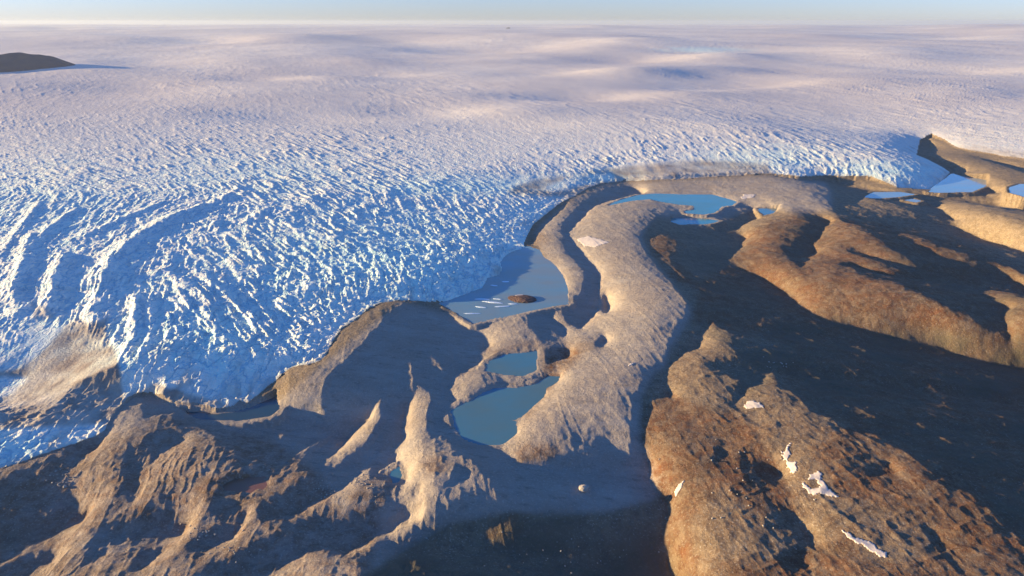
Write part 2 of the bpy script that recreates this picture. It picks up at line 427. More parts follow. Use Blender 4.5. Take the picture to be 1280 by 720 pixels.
def ice_cover(X, Y, d):
    px, py = project(X, Y, np.zeros_like(X))
    dd = np.maximum(d, 0)
    mpp = (Y * CP + H * SP) / F
    base = (6 - 4 * np.clip((150 - px) / 60, 0, 1) * (py > 380) - 3.0 * np.clip((px - 640) / 60, 0, 1) * np.exp(-dd / 250)) * (1 - np.exp(-dd / (10 + 5 * mpp ** 2))) + 38 * (1 - np.exp(-dd / 900)) + 150 * (1 - np.exp(-dd / 9000)) 
    # broad swells
    mpp = (Y * CP + H * SP) / F
    for cx, cy, sx, sy, s in SW:
        sx, sy = sx * 1.55, sy * 1.35
        m = (np.abs(px - cx) < 3 * sx) & (np.abs(py - cy) < 3 * sy)
        if not m.any(): continue
        u = (px[m] - cx) / sx; v = (py[m] - cy) / sy
        base[m] += np.clip((cy - 20) / 45, .5, 1.15) * s * sx * mpp[m] * u * np.exp(-u * u - v * v)
    mppc = np.clip(Y / 2400, 0, 1)
    okc = (Y < GY[-1]) & (X > GX[0]) & (X < GX[-1])
    cap = np.where(okc, gsamp(CAP, X, Y), 260) + 900 * np.clip((Y - 1900) / 800, 0, 1) ** 2 + 60 * np.clip((px - 930) / 60, 0, 1) + 60 * np.clip((GX[0] + 200 - X) / 200, 0, 1)
    base = np.minimum(base, np.maximum(cap * .5, 0.4))
    und = 24 * fbm((X * .8 + Y * .4) / 1400, (Y * .8 - X * .45) / 2300, 3, 101) * np.clip((Y - 1500) / 2500, 0, 1) * np.clip(2.2 - Y / 9000, 0, 1)
    und += 70 * fbm(X / 5200, Y / 8000, 3, 107) * np.clip((Y - 5000) / 6000, 0, 1)
    base = base + und
    for cx, cy, sx, sy, s in NEAR:
        x0, y0 = unproject(cx, cy, 20)
        u = (X - float(x0)) / sx; v = (Y - float(y0)) / sy
        m = (np.abs(u) < 3) & (np.abs(v) < 3)
        base[m] += s * sx * u[m] * np.exp(-u[m] ** 2 - v[m] ** 2)
    th = orient(X, Y)
    wx = X + 4 * fbm(X / 60, Y / 60, 2, 41); wy = Y + 4 * fbm(X / 60, Y / 60, 2, 47)
    edge = np.clip(dd / 7, 0.15, 1)
    smooth = np.ones(X.shape, np.float32)
    for cx, cy, sx, sy in SMOOTH:
        smooth *= 1 - 0.93 * np.exp(-(((px - cx) / sx) ** 2 + ((py - cy) / sy) ** 2) ** 2)
    rough = np.full(X.shape, .145, np.float32)
    for cx, cy, sx, sy, s in ROUGH:
        rough += s * np.exp(-((px - cx) / sx) ** 2 - ((py - cy) / sy) ** 2)
    rough *= np.clip((py - 10) / 230, 0.32, 1.0)
    rough += .055 * np.clip((py - 200) / 100, 0, 1)
    rough *= 0.85 + 0.5 * fbm(X / 420, Y / 900, 3, 77)
    h = np.zeros(X.shape, np.float32)
    for k, lam in enumerate([6.5, 11, 21, 45, 100, 220, 480]):
        # a wavelength shows where it spans a few pixels
        vis = np.clip((lam / (mpp * 2.5)) - 0.55, 0, 1)
        if lam <= 21: up = 1.0
        else: up = np.clip(1.9 - lam / (mpp * 9.0), 0, 1)
        g = vis * up * {6.5: 1.1, 11: 1.0, 21: .5}.get(lam, .7)
        m = g > 0.01
        if not m.any(): continue
        mm = m
        ho = np.zeros(X.shape, np.float32)
        ho[mm] = oriented(wx[mm], wy[mm], th[mm], lam * 0.85, lam * 5.0, 10 + k * 17)
        brk = 0.35 + 0.95 * np.clip(vnoise(X / (lam * 2.6), Y / (lam * 3.0), 60 + k) + 0.45, 0, 1)
        h += g * lam * ho * brk
    ho = fbm(X / 7, Y / 7, 3, 33) * 1.0 + ridged(X / 6.5 + Y / 14, Y / 8, 39) * 1.1
    near = np.clip(2.2 / mpp - 0.5, 0, 1)
    h = h * rough + ho * near * 0.8
    fr = np.exp(-dd / 170) * np.clip((py - 205) / 40, 0, 1)
    mf = fr > .05
    sr = np.zeros(X.shape, np.float32)
    sr[mf] = oriented(wx[mf], wy[mf], th[mf], np.float32(8.5), np.float32(30.0), 301) * 2.6 + ridged(X[mf] / 5.5, Y[mf] / 7, 333) * 1.5
    h = h + sr * fr
    # named crests
    cr = np.zeros(X.shape, np.float32)
    box_ = (Y < 2600) & (Y > 300)
    if box_.any():
        xb = wx[box_]; yb = wy[box_]; acc = np.zeros(xb.shape, np.float32)
        for p, hh, ww in CRW:
            acc = np.maximum(acc, .5 * hh * np.exp(-(segdist(xb, yb, p, False) / ww) ** 1.5))
        cr[box_] = acc
    h = (h + cr) * smooth * edge + fbm(X / 25, Y / 60, 3, 88) * 1.2 * (1 - smooth)
    tot = base + h
    cp = np.maximum(cap, 0.0) + 0.2 + 1.3 * ridged(X / 7, Y / 11, 207) + 0.8 * fbm(X / 5, Y / 6, 2, 209)
    tot = tot - 0.88 * np.clip(tot - cp, 0, 100)
    return tot, h

def land_detail(X, Y, px, py):
    mpp = (Y * CP + H * SP) / F
    v = 0.75 * fbm(X / 26, Y / 30, 3, 3)
    v = v + 0.32 * fbm(X / 6.5, Y / 8, 3, 6) + 0.14 * ridged(X / 5.2 + 1.4 * vnoise(X / 30, Y / 30, 61), Y / 9, 63) + .35 * ridged((X + .2 * Y) / 9 + .5 * vnoise(X / 40, Y / 90, 71), Y / 70, 73) * np.clip(3 / mpp - 0.6, 0, 1)
    # rocky knobs on the right, hummocks on the left
    e = np.clip((px - 800) / 60, 0, 1) * np.clip((py - 360) / 60, 0, 1)
    v = v + e * (.65 * ridged(X / 24 + Y / 60, Y / 34 - X / 60, 21) + 0.35 * ridged(X / 9, Y / 11, 25) - .5)
    ea = np.clip((px - 880) / 60, 0, 1) * np.clip((py - 235) / 30, 0, 1)
    v = v + ea * (2.0 * fbm((X + .5 * Y) / 50, (Y - .3 * X) / 30, 4, 151, .55) + .7 * ridged((X + .8 * Y) / 26, (Y - .4 * X) / 16, 157))
    lf = np.clip((620 - px) / 60, 0, 1) * np.clip((py - 540) / 30, 0, 1)
    v = v + lf * (.7 * fbm(X / 22, Y / 13, 3, 29) + 0.55 * ridged(X / 10, Y / 12, 31) - .4)
    # gullies running down the debris face at lower left
    gl = np.exp(-(((px - 200) / 110) ** 4)) * np.exp(-(((py - 592) / 40) ** 4))
    v = v + gl * .7 * ridged((X + 0.25 * Y) / 6 + 0.5 * vnoise(X / 15, Y / 15, 5), Y / 22, 35)
    return v

def terrain(X, Y):
    X = X.astype(np.float32); Y = Y.astype(np.float32)
    d = icefields(X, Y)
    ok = (Y < GY[-1]) & (X > GX[0]) & (X < GX[-1])
    fade = np.clip((GY[-1] - Y) / 250, 0, 1) * np.clip((X - GX[0]) / 150, 0, 1) * np.clip((GX[-1] - X) / 150, 0, 1)
    zl = gsamp(ZL, X, Y) * fade
    px, py = project(X, Y, zl)
    lk = samp((lake_img > 0).astype(np.float32), px, py)
    lk = np.where(py > MY0, lk, 0)
    det = land_detail(X, Y, px, py) * (1 - lk) 
    # keep banks calm
    z = zl + np.where(d > 0, 0, det * np.clip(-d / 12, 0, 1)) * (1 - lk)
    cov, h = ice_cover(X, Y, d)
    z = np.where(d > 0, zl * np.exp(-np.maximum(d, 0) / 220) + cov, z)
    return z.astype(np.float32), d, h

# ------------------------------------------------------------------ mesh: rows of constant distance, fine near, coarse far
rows = np.concatenate([np.arange(880, 300, -0.85), np.arange(300, 60, -0.5), np.arange(60, 32.7, -0.3)])
cols = np.arange(-230, 1512, 1.25)
_, Yr = unproject(np.full(rows.shape, 640.0), rows, 0)
XV = np.zeros((len(rows), len(cols))); YV = np.zeros_like(XV)
for i, r in enumerate(rows):
    XV[i], YV[i] = unproject(cols, np.full(cols.shape, r), 0)
print('rows', len(rows), len(cols), 'farthest', YV.max())
ZV, DV, HV = terrain(XV, YV)
print('terrain', round(time.time() - T0, 1))
PXV, PYV = project(XV, YV, ZV)

# ------------------------------------------------------------------ ground cover classes (what the surface is made of)
def classimg(polys, soft):
    a = np.zeros(gx.shape, np.float32)
    for v, p in polys: paint(a, v, p)
    for _ in range(2):
        for ax in (0, 1):
            c = np.cumsum(np.pad(a, [(soft + 1, soft) if i == ax else (0, 0) for i in range(2)], mode='edge'), axis=ax)
            a = (c[2 * soft + 1:] - c[:-(2 * soft + 1)] if ax == 0 else c[:, 2 * soft + 1:] - c[:, :-(2 * soft + 1)]) / (2 * soft + 1)
    return a
MOR = [(720,246),(752,231),(780,228),(840,226),(960,220),(1030,226),(1040,240),(1040,262),(1000,268),(975,262),(935,262),(900,276),(880,283),(822,270),(805,287),
       (803,300),(812,320),(836,350),(858,378),(866,390),(858,405),(836,440),(832,460),(818,465),(800,500),(800,545),(830,600),(820,625),(760,640),(690,645),(640,640),
       (560,655),(455,720),(430,800),(-200,800),(-200,560),(175,494),(350,500),(500,378),(580,395),(640,380),(710,380),(680,320),(665,290)]
RUST = [(.5,[(-200,560),(130,545),(200,520),(330,545),(400,590),(430,640),(480,645),(460,720),(430,800),(-200,800)]),(1,[(812,300),(825,292),(840,295),(849,305),(847,315),(837,322),(870,350),(910,372),(885,372),(850,350),(827,326)]),
 (.9,[(911,331),(936,295),(960,275),(1000,268),(1080,275),(1200,300),(1330,360),(1540,400),(1540,900),(850,900),(852,720),(831,667),(839,635),(816,600),(803,555),(812,505),
      (845,495),(900,515),(930,500),(965,470),(1000,440),(940,420),(870,400),(870,352),(900,340)]),
 (.25,[(835,470),(850,440),(900,425),(927,450),(927,482),(915,510),(880,500),(845,487)]),
 (.3,[(915,510),(930,495),(965,462),(1005,500),(1060,535),(1020,560),(1050,620),(1100,640),(1160,650),(1175,700),(1090,705),(1050,660),(1000,640),(985,600),(960,550),(930,530)]),
 (.35,[(960,640),(1010,640),(1050,670),(1000,690),(880,720),(860,660),(900,600),(930,640)]),
 (.6,[(642,555),(700,560),(690,578),(645,580)]),(.7,[(684,440),(745,425),(730,440),(700,470),(680,495),(662,520),(655,518),(676,490)]),
 (.5,[(430,620),(470,590),(500,610),(480,640),(440,645)]),(.5,[(520,575),(550,570),(560,590),(530,595)]),
 (.6,[(110,650),(200,620),(240,630),(180,650),(110,662)]),(.45,[(85,660),(130,650),(260,680),(230,720),(100,720)]),
 (1,[(600,672),(640,645),(655,655),(640,680)]),(1,[(505,700),(520,695),(545,720),(545,740),(505,740)]),(.5,[(350,700),(430,690),(440,720),(350,720)]),
 (.5,[(600,440),(640,430),(680,428),(672,438),(640,440),(612,452)]),(.45,[(655,292),(672,286),(685,300),(676,308)]),
 (.7,[(240,600),(280,590),(330,595),(300,620),(250,618)]),(.0,[(1050,250),(1100,240),(1540,240),(1540,340),(1290,320),(1240,290),(1100,272),(1050,266)])]
GREEN = [(1,[(560,655),(640,642),(700,645),(760,640),(830,612),(840,640),(832,680),(870,760),(600,900),(440,800),(457,722),(500,684)]),
 (1,[(870,400),(940,425),(1000,402),(1110,410),(1170,415),(1540,440),(1540,800),(1290,677),(1200,605),(1110,550),(1000,490),(970,460),(920,500),(927,450)]),
 (.8,[(1000,272),(1040,276),(1002,336),(980,310)]),(.55,[(840,293),(935,295),(912,331),(990,370),(1000,400),(880,400),(865,350),(850,320)]),
 (.6,[(1100,300),(1240,330),(1280,345),(1500,380),(1262,420),(1180,378)]),(.5,[(0,610),(100,640),(60,672),(-100,720)])]
DEB = [(1,[(-60,470),(20,462),(45,447),(65,427),(82,407),(100,395),(110,405),(135,397),(132,415),(147,447),(152,472),(154,520),(135,528),(92,532),(50,534),(0,537),(-60,545),(-60,520),(15,492),(37,472)]),
 (.75,[(172,497),(190,478),(212,485),(245,495),(270,500),(290,512),(270,516),(230,512),(212,506),(190,497)]),
 (.85,[(632,243),(645,232),(670,224),(700,222),(745,213),(800,206),(880,200),(960,205),(965,221),(880,224),(780,230),(735,240),(715,250),(690,246)]),
 (.0,[(680,234),(720,218),(765,216),(768,225),(730,232),(690,240)]),
 (.5,[(1195,182),(1280,190),(1500,200),(1500,220),(1280,202),(1195,190)]),(.5,[(38,378),(60,382),(70,398),(45,402)]),(.5,[(600,150),(600,150),(600,151)])]
jx2 = 16 * fbm(XV / 45, YV / 60, 4, 501); jy2 = 11 * fbm(XV / 45, YV / 60, 4, 507)
rust = samp(classimg(RUST, 5), PXV + jx2 * .6, PYV + jy2 * .6); green = samp(classimg(GREEN, 9), PXV + jx2, PYV + jy2)
green = np.clip(green * (.78 + 1.0 * fbm((XV + YV * .5) / 90, (YV - XV * .3) / 40, 5, 511)), 0, 1)
far = PYV < MY0 + 1
mor = samp(classimg([(1, MOR)], 3), PXV, PYV); deb = np.where(far, 0, samp(classimg(DEB, 2), PXV, PYV))
# debris veins on ice close to land; fringe also paints the dark shadow gap
fringe = np.exp(-np.maximum(DV, 0) / (5 + 2.5 * fbm(XV / 30, YV / 30, 3, 401))) * np.clip((PYV - 190) / 20, 0, 1)
fringe *= 1 - np.clip(1.6 * np.exp(-(((PXV - 612) / 62) ** 4) - ((PYV - 335) / 52) ** 4), 0, 1)
dirt_band = np.exp(-np.maximum(DV, 0) / 60) * np.clip(fbm(XV / 22, YV / 60, 4, 407) * 2.2 - .35, 0, 1) * .7 * (PXV > 60)
deb = np.clip(deb + fringe + dirt_band * (fringe > -1), 0, 1)
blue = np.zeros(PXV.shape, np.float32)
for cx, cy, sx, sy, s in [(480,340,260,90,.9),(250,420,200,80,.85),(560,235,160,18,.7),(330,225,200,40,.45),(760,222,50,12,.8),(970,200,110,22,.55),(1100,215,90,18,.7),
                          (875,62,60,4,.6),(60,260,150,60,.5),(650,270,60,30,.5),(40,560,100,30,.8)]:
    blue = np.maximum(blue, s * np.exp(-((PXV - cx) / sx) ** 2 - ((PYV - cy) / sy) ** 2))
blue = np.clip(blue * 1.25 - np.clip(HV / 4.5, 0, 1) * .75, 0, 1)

# ------------------------------------------------------------------ materials
def new_mat(name, rough=0.95):
    m = bpy.data.materials.new(name); m.use_nodes = True
    nt = m.node_tree
    b = nt.nodes['Principled BSDF']; b.inputs['Roughness'].default_value = rough
    b.inputs['Specular IOR Level'].default_value = 0.15
    return m, nt, b
def N(nt, t, **k):
    n = nt.nodes.new(t)
    for a, v in k.items():
        if a.startswith('_'): n.inputs[a[1:].replace('_', ' ')].default_value = v
        else: setattr(n, a, v)
    return n
def mixc(nt, f, a, b, mode='MIX'):
    n = nt.nodes.new('ShaderNodeMix'); n.data_type = 'RGBA'; n.blend_type = mode
    for s, v in ((0, f), (6, a), (7, b)):
        if isinstance(v, (int, float)): n.inputs[s].default_value = v
        elif isinstance(v, tuple): n.inputs[s].default_value = (*v, 1)
        else: nt.links.new(v, n.inputs[s])
    return n.outputs[2]
def noise(nt, vec, scale, detail=5, rough=.6, lo=.35, hi=.65):
    n = N(nt, 'ShaderNodeTexNoise'); n.inputs['Scale'].default_value = scale
    n.inputs['Detail'].default_value = detail; n.inputs['Roughness'].default_value = rough
    nt.links.new(vec, n.inputs['Vector'])
    r = N(nt, 'ShaderNodeMapRange'); r.inputs['From Min'].default_value = lo; r.inputs['From Max'].default_value = hi
    nt.links.new(n.outputs[0], r.inputs['Value'])
    return r.outputs[0]
def math_(nt, op, a, b=None, clamp=False):
    n = N(nt, 'ShaderNodeMath', operation=op); n.use_clamp = clamp
    for i, v in enumerate((a, b)):
        if v is None: continue
        if isinstance(v, (int, float)): n.inputs[i].default_value = v
        else: nt.links.new(v, n.inputs[i])
    return n.outputs[0]
def coords(nt, sx=1, sy=1, sz=1, rot=0):
    g = N(nt, 'ShaderNodeNewGeometry')
    mp = N(nt, 'ShaderNodeMapping'); mp.inputs['Scale'].default_value = (sx, sy, sz); mp.inputs['Rotation'].default_value = (0, 0, rot)
    nt.links.new(g.outputs['Position'], mp.inputs['Vector'])
    return mp.outputs[0]
def bump(nt, b, h, strength, dist):
    n = N(nt, 'ShaderNodeBump'); n.inputs['Strength'].default_value = strength; n.inputs['Distance'].default_value = dist
    nt.links.new(h, n.inputs['Height']); nt.links.new(n.outputs[0], b.inputs['Normal'])

def land_material():
    m, nt, b = new_mat('gravel_and_tundra')
    at = N(nt, 'ShaderNodeAttribute', attribute_name='cover')
    sp = N(nt, 'ShaderNodeSeparateColor'); nt.links.new(at.outputs['Color'], sp.inputs[0])
    rustv, greenv, morv = sp.outputs[0], sp.outputs[1], sp.outputs[2]
    p = coords(nt); pr = coords(nt, .35, 1, 1, .38)
    n_big = noise(nt, p, .012, 6, .6); n_mid = noise(nt, pr, .05, 7, .65); n_fine = noise(nt, p, .35, 4, .7); n_m2 = noise(nt, p, .09, 6, .7, .42, .6)
    tan = mixc(nt, n_mid, (.335, .30, .265), (.25, .218, .19))
    tan = mixc(nt, math_(nt, 'MULTIPLY', n_fine, .5), tan, (.42, .36, .30))
    tan = mixc(nt, math_(nt, 'MULTIPLY', n_big, .35), tan, (.27, .20, .15))
    rock = mixc(nt, n_m2, (.225, .165, .108), (.14, .10, .066))
    rock = mixc(nt, math_(nt, 'MULTIPLY', n_fine, .45), rock, (.32, .27, .20))
    rusty = mixc(nt, n_mid, (.150, .056, .027), (.085, .042, .027))
    rusty = mixc(nt, math_(nt, 'MULTIPLY', n_fine, .4), rusty, (.24, .17, .095))
    dark = mixc(nt, n_mid, (.070, .075, .052), (.13, .105, .075))
    dark = mixc(nt, math_(nt, 'MULTIPLY', n_m2, .35), dark, (.15, .115, .09))
    base = mixc(nt, morv, rock, tan)
    n_pt = noise(nt, coords(nt, .4, 1, 1, .38), .03, 6, .6, .4, .6)
    rusty = mixc(nt, math_(nt, 'MULTIPLY', n_pt, .3), rusty, rock)
    f = math_(nt, 'MULTIPLY', rustv, math_(nt, 'ADD', math_(nt, 'MULTIPLY', n_m2, .75), math_(nt, 'ADD', math_(nt, 'MULTIPLY', n_big, .35), .48)), True)
    base = mixc(nt, f, base, rusty)
    base = mixc(nt, math_(nt, 'MULTIPLY', greenv, .85), base, dark)
    base = mixc(nt, math_(nt, 'MULTIPLY', noise(nt, p, .55, 2, .5, .60, .68), math_(nt, 'SUBTRACT', .5, math_(nt, 'MAXIMUM', math_(nt, 'MULTIPLY', greenv, .42), math_(nt, 'MULTIPLY', rustv, .25)))), base, (.47, .42, .36))
    base = mixc(nt, math_(nt, 'MULTIPLY', noise(nt, pr, .16, 5, .7, .55, .70), .45), base, (.10, .085, .07))
    nt.links.new(base, b.inputs['Base Color'])
    n_gr = noise(nt, p, 1.1, 3, .7)
    hh = math_(nt, 'ADD', math_(nt, 'MULTIPLY', n_fine, .4), math_(nt, 'ADD', math_(nt, 'MULTIPLY', n_m2, .45), math_(nt, 'MULTIPLY', n_gr, .22)))
    bump(nt, b, hh, .9, 1.0)
    return m
def ice_material():
    m, nt, b = new_mat('glacier_ice', .7)
    at = N(nt, 'ShaderNodeAttribute', attribute_name='cover')
    sp = N(nt, 'ShaderNodeSeparateColor'); nt.links.new(at.outputs['Color'], sp.inputs[0])
    debv, bluev, farv = sp.outputs[0], sp.outputs[1], sp.outputs[2]
    p = coords(nt); ps = coords(nt, 1, .3, 1, .6)
    n1 = noise(nt, p, .02, 6, .65); n2 = noise(nt, p, .25, 4, .7); ns = noise(nt, ps, .07, 5, .6)
    white = mixc(nt, n1, (.88, .87, .78), (.76, .77, .71))
    white = mixc(nt, math_(nt, 'MULTIPLY', n2, .25), white, (.55, .52, .50))
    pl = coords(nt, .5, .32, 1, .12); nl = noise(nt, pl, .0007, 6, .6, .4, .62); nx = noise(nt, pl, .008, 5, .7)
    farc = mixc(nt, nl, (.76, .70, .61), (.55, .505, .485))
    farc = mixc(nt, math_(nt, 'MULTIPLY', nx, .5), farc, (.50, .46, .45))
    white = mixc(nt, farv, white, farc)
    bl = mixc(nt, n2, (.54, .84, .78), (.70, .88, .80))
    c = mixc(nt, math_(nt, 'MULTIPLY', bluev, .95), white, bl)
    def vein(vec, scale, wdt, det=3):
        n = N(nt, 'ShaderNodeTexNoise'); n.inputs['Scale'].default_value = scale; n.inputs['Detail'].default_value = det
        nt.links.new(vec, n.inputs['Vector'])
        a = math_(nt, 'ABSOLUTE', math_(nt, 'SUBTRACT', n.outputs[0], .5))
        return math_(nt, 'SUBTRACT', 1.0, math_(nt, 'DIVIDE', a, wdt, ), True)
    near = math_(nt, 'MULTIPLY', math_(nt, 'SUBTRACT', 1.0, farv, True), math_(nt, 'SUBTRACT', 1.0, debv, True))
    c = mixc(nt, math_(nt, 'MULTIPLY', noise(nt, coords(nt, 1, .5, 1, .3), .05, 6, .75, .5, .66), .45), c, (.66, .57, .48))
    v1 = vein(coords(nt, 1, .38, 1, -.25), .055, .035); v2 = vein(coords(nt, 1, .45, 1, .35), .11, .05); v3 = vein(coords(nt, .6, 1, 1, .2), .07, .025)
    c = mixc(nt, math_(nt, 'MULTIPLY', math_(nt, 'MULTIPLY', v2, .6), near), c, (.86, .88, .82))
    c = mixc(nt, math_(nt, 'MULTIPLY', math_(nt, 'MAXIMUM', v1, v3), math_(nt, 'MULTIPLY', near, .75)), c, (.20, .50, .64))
    dirt = mixc(nt, ns, (.33, .27, .22), (.22, .18, .155))
    f = math_(nt, 'MULTIPLY', debv, math_(nt, 'ADD', math_(nt, 'MULTIPLY', n1, .5), .55), True)
    c = mixc(nt, f, c, dirt)
    nt.links.new(c, b.inputs['Base Color'])
    bump(nt, b, math_(nt, 'ADD', math_(nt, 'ADD', math_(nt, 'MULTIPLY', n2, .4), math_(nt, 'MULTIPLY', math_(nt, 'MULTIPLY', v2, .5), near)), math_(nt, 'MULTIPLY', math_(nt, 'MULTIPLY', v1, -.9), near)), .8, 1.6)
    return m
def water_material(name, col, rough=.12):
    m, nt, b = new_mat(name, rough)
    b.inputs['Specular IOR Level'].default_value = .5
    p = coords(nt)
    n1 = noise(nt, coords(nt, .6, 1, 1, .5), .016, 4, .55)
    c2 = (col[0] * 1.5, col[1] * .9, col[2] * .72)
    nt.links.new(mixc(nt, n1, col, c2), b.inputs['Base Color'])
    bump(nt, b, noise(nt, p, .8, 2, .5), .08, .05)
    return m
M_LAND = land_material(); M_ICE = ice_material()
M_WATER = [water_material('milky_lake_water', (.14, .28, .34)), water_material('grey_lake_water', (.06, .20, .28)), water_material('turquoise_water', (.05, .26, .34)),
           water_material('pale_water', (.16, .33, .42)), water_material('dark_pool_water', (.02, .06, .09)), water_material('muddy_water', (.15, .09, .06), .4)]
def simple(name, a, c, scale, rough=.9, bs=.5):
    m, nt, b = new_mat(name, rough); p = coords(nt)
    n1 = noise(nt, p, scale, 5, .65)
    nt.links.new(mixc(nt, n1, a, c), b.inputs['Base Color']); bump(nt, b, n1, bs, .5)
    return m
M_SNOW = simple('old_snow', (.56, .50, .46), (.46, .41, .38), .4, .8, .2)
M_ROCK = simple('pale_boulder', (.42, .38, .33), (.30, .27, .24), 1.2)
M_DARKROCK = simple('dark_mud', (.10, .06, .05), (.16, .10, .08), .3)
M_FLOE = simple('floating_ice', (.75, .82, .88), (.55, .7, .82), .5, .5)
M_NUN = simple('nunatak_rock', (.075, .075, .085), (.05, .055, .075), .01)

# ------------------------------------------------------------------ mesh helpers
def tag(o, label, cat=None, group=None, kind=None):
    if label: o['label'] = label
    if cat: o['category'] = cat
    if group: o['group'] = group
    if kind: o['kind'] = kind
    return o
def grid_mesh(name, X, Y, Z, quadmask, mat, attr=None):
    nr, nc = X.shape
    idx = np.arange(nr * nc).reshape(nr, nc)
    q = np.stack([idx[:-1, :-1], idx[:-1, 1:], idx[1:, 1:], idx[1:, :-1]], -1)[quadmask]
    used, inv = np.unique(q.ravel(), return_inverse=True)
    co = np.stack([X.ravel()[used], Y.ravel()[used], Z.ravel()[used]], -1).astype(np.float32)
    me = bpy.data.meshes.new(name)
    me.vertices.add(len(used)); me.vertices.foreach_set('co', co.ravel())
    nq = len(q)
    me.loops.add(nq * 4); me.loops.foreach_set('vertex_index', inv.astype(np.int32).ravel())
    me.polygons.add(nq); me.polygons.foreach_set('loop_start', np.arange(0, nq * 4, 4, dtype=np.int32))
    me.polygons.foreach_set('loop_total', np.full(nq, 4, np.int32))
    if attr is not None:
        a = me.color_attributes.new('cover', 'FLOAT_COLOR', 'POINT')
        col = np.ones((len(used), 4), np.float32)
        for k in range(3): col[:, k] = attr[k].ravel()[used]
        a.data.foreach_set('color', col.ravel())
    me.update(calc_edges=True)
    me.polygons.foreach_set('use_smooth', np.ones(nq, bool))
    me.materials.append(mat)
    o = bpy.data.objects.new(name, me); C.objects.link(o)
    return o
isice = DV > 0
qi = isice[:-1, :-1] & isice[1:, 1:] & isice[:-1, 1:] & isice[1:, :-1]
cx_ = (PXV[:-1, :-1] + PXV[1:, 1:]) / 2; cy_ = (PYV[:-1, :-1] + PYV[1:, 1:]) / 2
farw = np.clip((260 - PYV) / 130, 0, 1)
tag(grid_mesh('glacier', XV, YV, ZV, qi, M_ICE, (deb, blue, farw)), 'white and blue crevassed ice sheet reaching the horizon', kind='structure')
TONGUE = [(660,294),(675,262),(720,247),(752,231),(800,226),(900,222),(985,222),(1040,235),(1045,262),(1000,268),(935,262),(895,288),(822,272),(806,287),(803,300),(812,320),(836,350),(862,384),
          (858,402),(836,436),(832,460),(818,463),(800,500),(798,545),(792,583),(762,560),(742,580),(690,582),(645,583),(640,545),(650,520),(684,490),(700,470),(690,440),(740,405),(712,385),(710,360),(700,340),(675,312)]
EAST = [(822,272),(895,288),(935,262),(1000,268),(1045,262),(1040,235),(985,222),(1100,200),(1140,150),(2400,150),(2400,1200),(1000,1200),(852,720),(831,667),(839,635),(816,602),(803,555),(798,545),(800,500),(818,463),(832,460),(836,436),(858,402),(862,384),(836,350),(812,320),(803,300),(806,287)]
t_ = inside(cx_, cy_, TONGUE) & ~qi
e_ = inside(cx_, cy_, EAST) & ~t_ & ~qi
rest = ~(qi | t_ | e_)
tag(grid_mesh('moraine_ridge', XV, YV, ZV, t_, M_LAND, (rust, green, mor)), 'long pale tan gravel moraine curving between the lakes and the tundra', kind='structure')
tag(grid_mesh('tundra_hills', XV, YV, ZV, e_, M_LAND, (rust, green, mor)), 'rust brown and ochre rocky tundra hills on the right', kind='structure')
tag(grid_mesh('ground', XV, YV, ZV, rest, M_LAND, (rust, green, mor)), 'hummocky brown and tan glacial debris ground in front of the ice', kind='structure')
print('mesh', round(time.time() - T0, 1))

# ------------------------------------------------------------------ lakes
def lake_mesh(name, W, lv, mat):
    W = np.array(W); c = W.mean(0)
    # push the outline outwards a little so that the banks cut the water line
    n = len(W); area = 0.5 * np.sum(W[:, 0] * np.roll(W[:, 1], -1) - np.roll(W[:, 0], -1) * W[:, 1])
    sgn = 1 if area > 0 else -1
    out = []
    for i in range(n):
        a = W[i] - W[i - 1]; b = W[(i + 1) % n] - W[i]
        na = np.array([a[1], -a[0]]) / (np.linalg.norm(a) + 1e-6); nb = np.array([b[1], -b[0]]) / (np.linalg.norm(b) + 1e-6)
        m = na + nb; m /= (np.linalg.norm(m) + 1e-6)
        out.append(W[i] + sgn * m * 6)
    me = bpy.data.meshes.new(name)
    vs = [(float(p[0]), float(p[1]), lv) for p in out]
    if sgn < 0: vs = vs[::-1]
    me.from_pydata(vs, [], [list(range(len(vs)))]); me.update(); me.materials.append(mat)
    o = bpy.data.objects.new(name, me); C.objects.link(o); return o
for n, (p, l, c) in LAKES.items():
    nm = 'lake' if n in ('glacier', 'basin', 'turq', 'rone', 'rtwo', 'rthree') else 'pond'
    tag(lake_mesh(nm, LAKEW[n], LEV[n], M_WATER[c]), l, kind='structure')

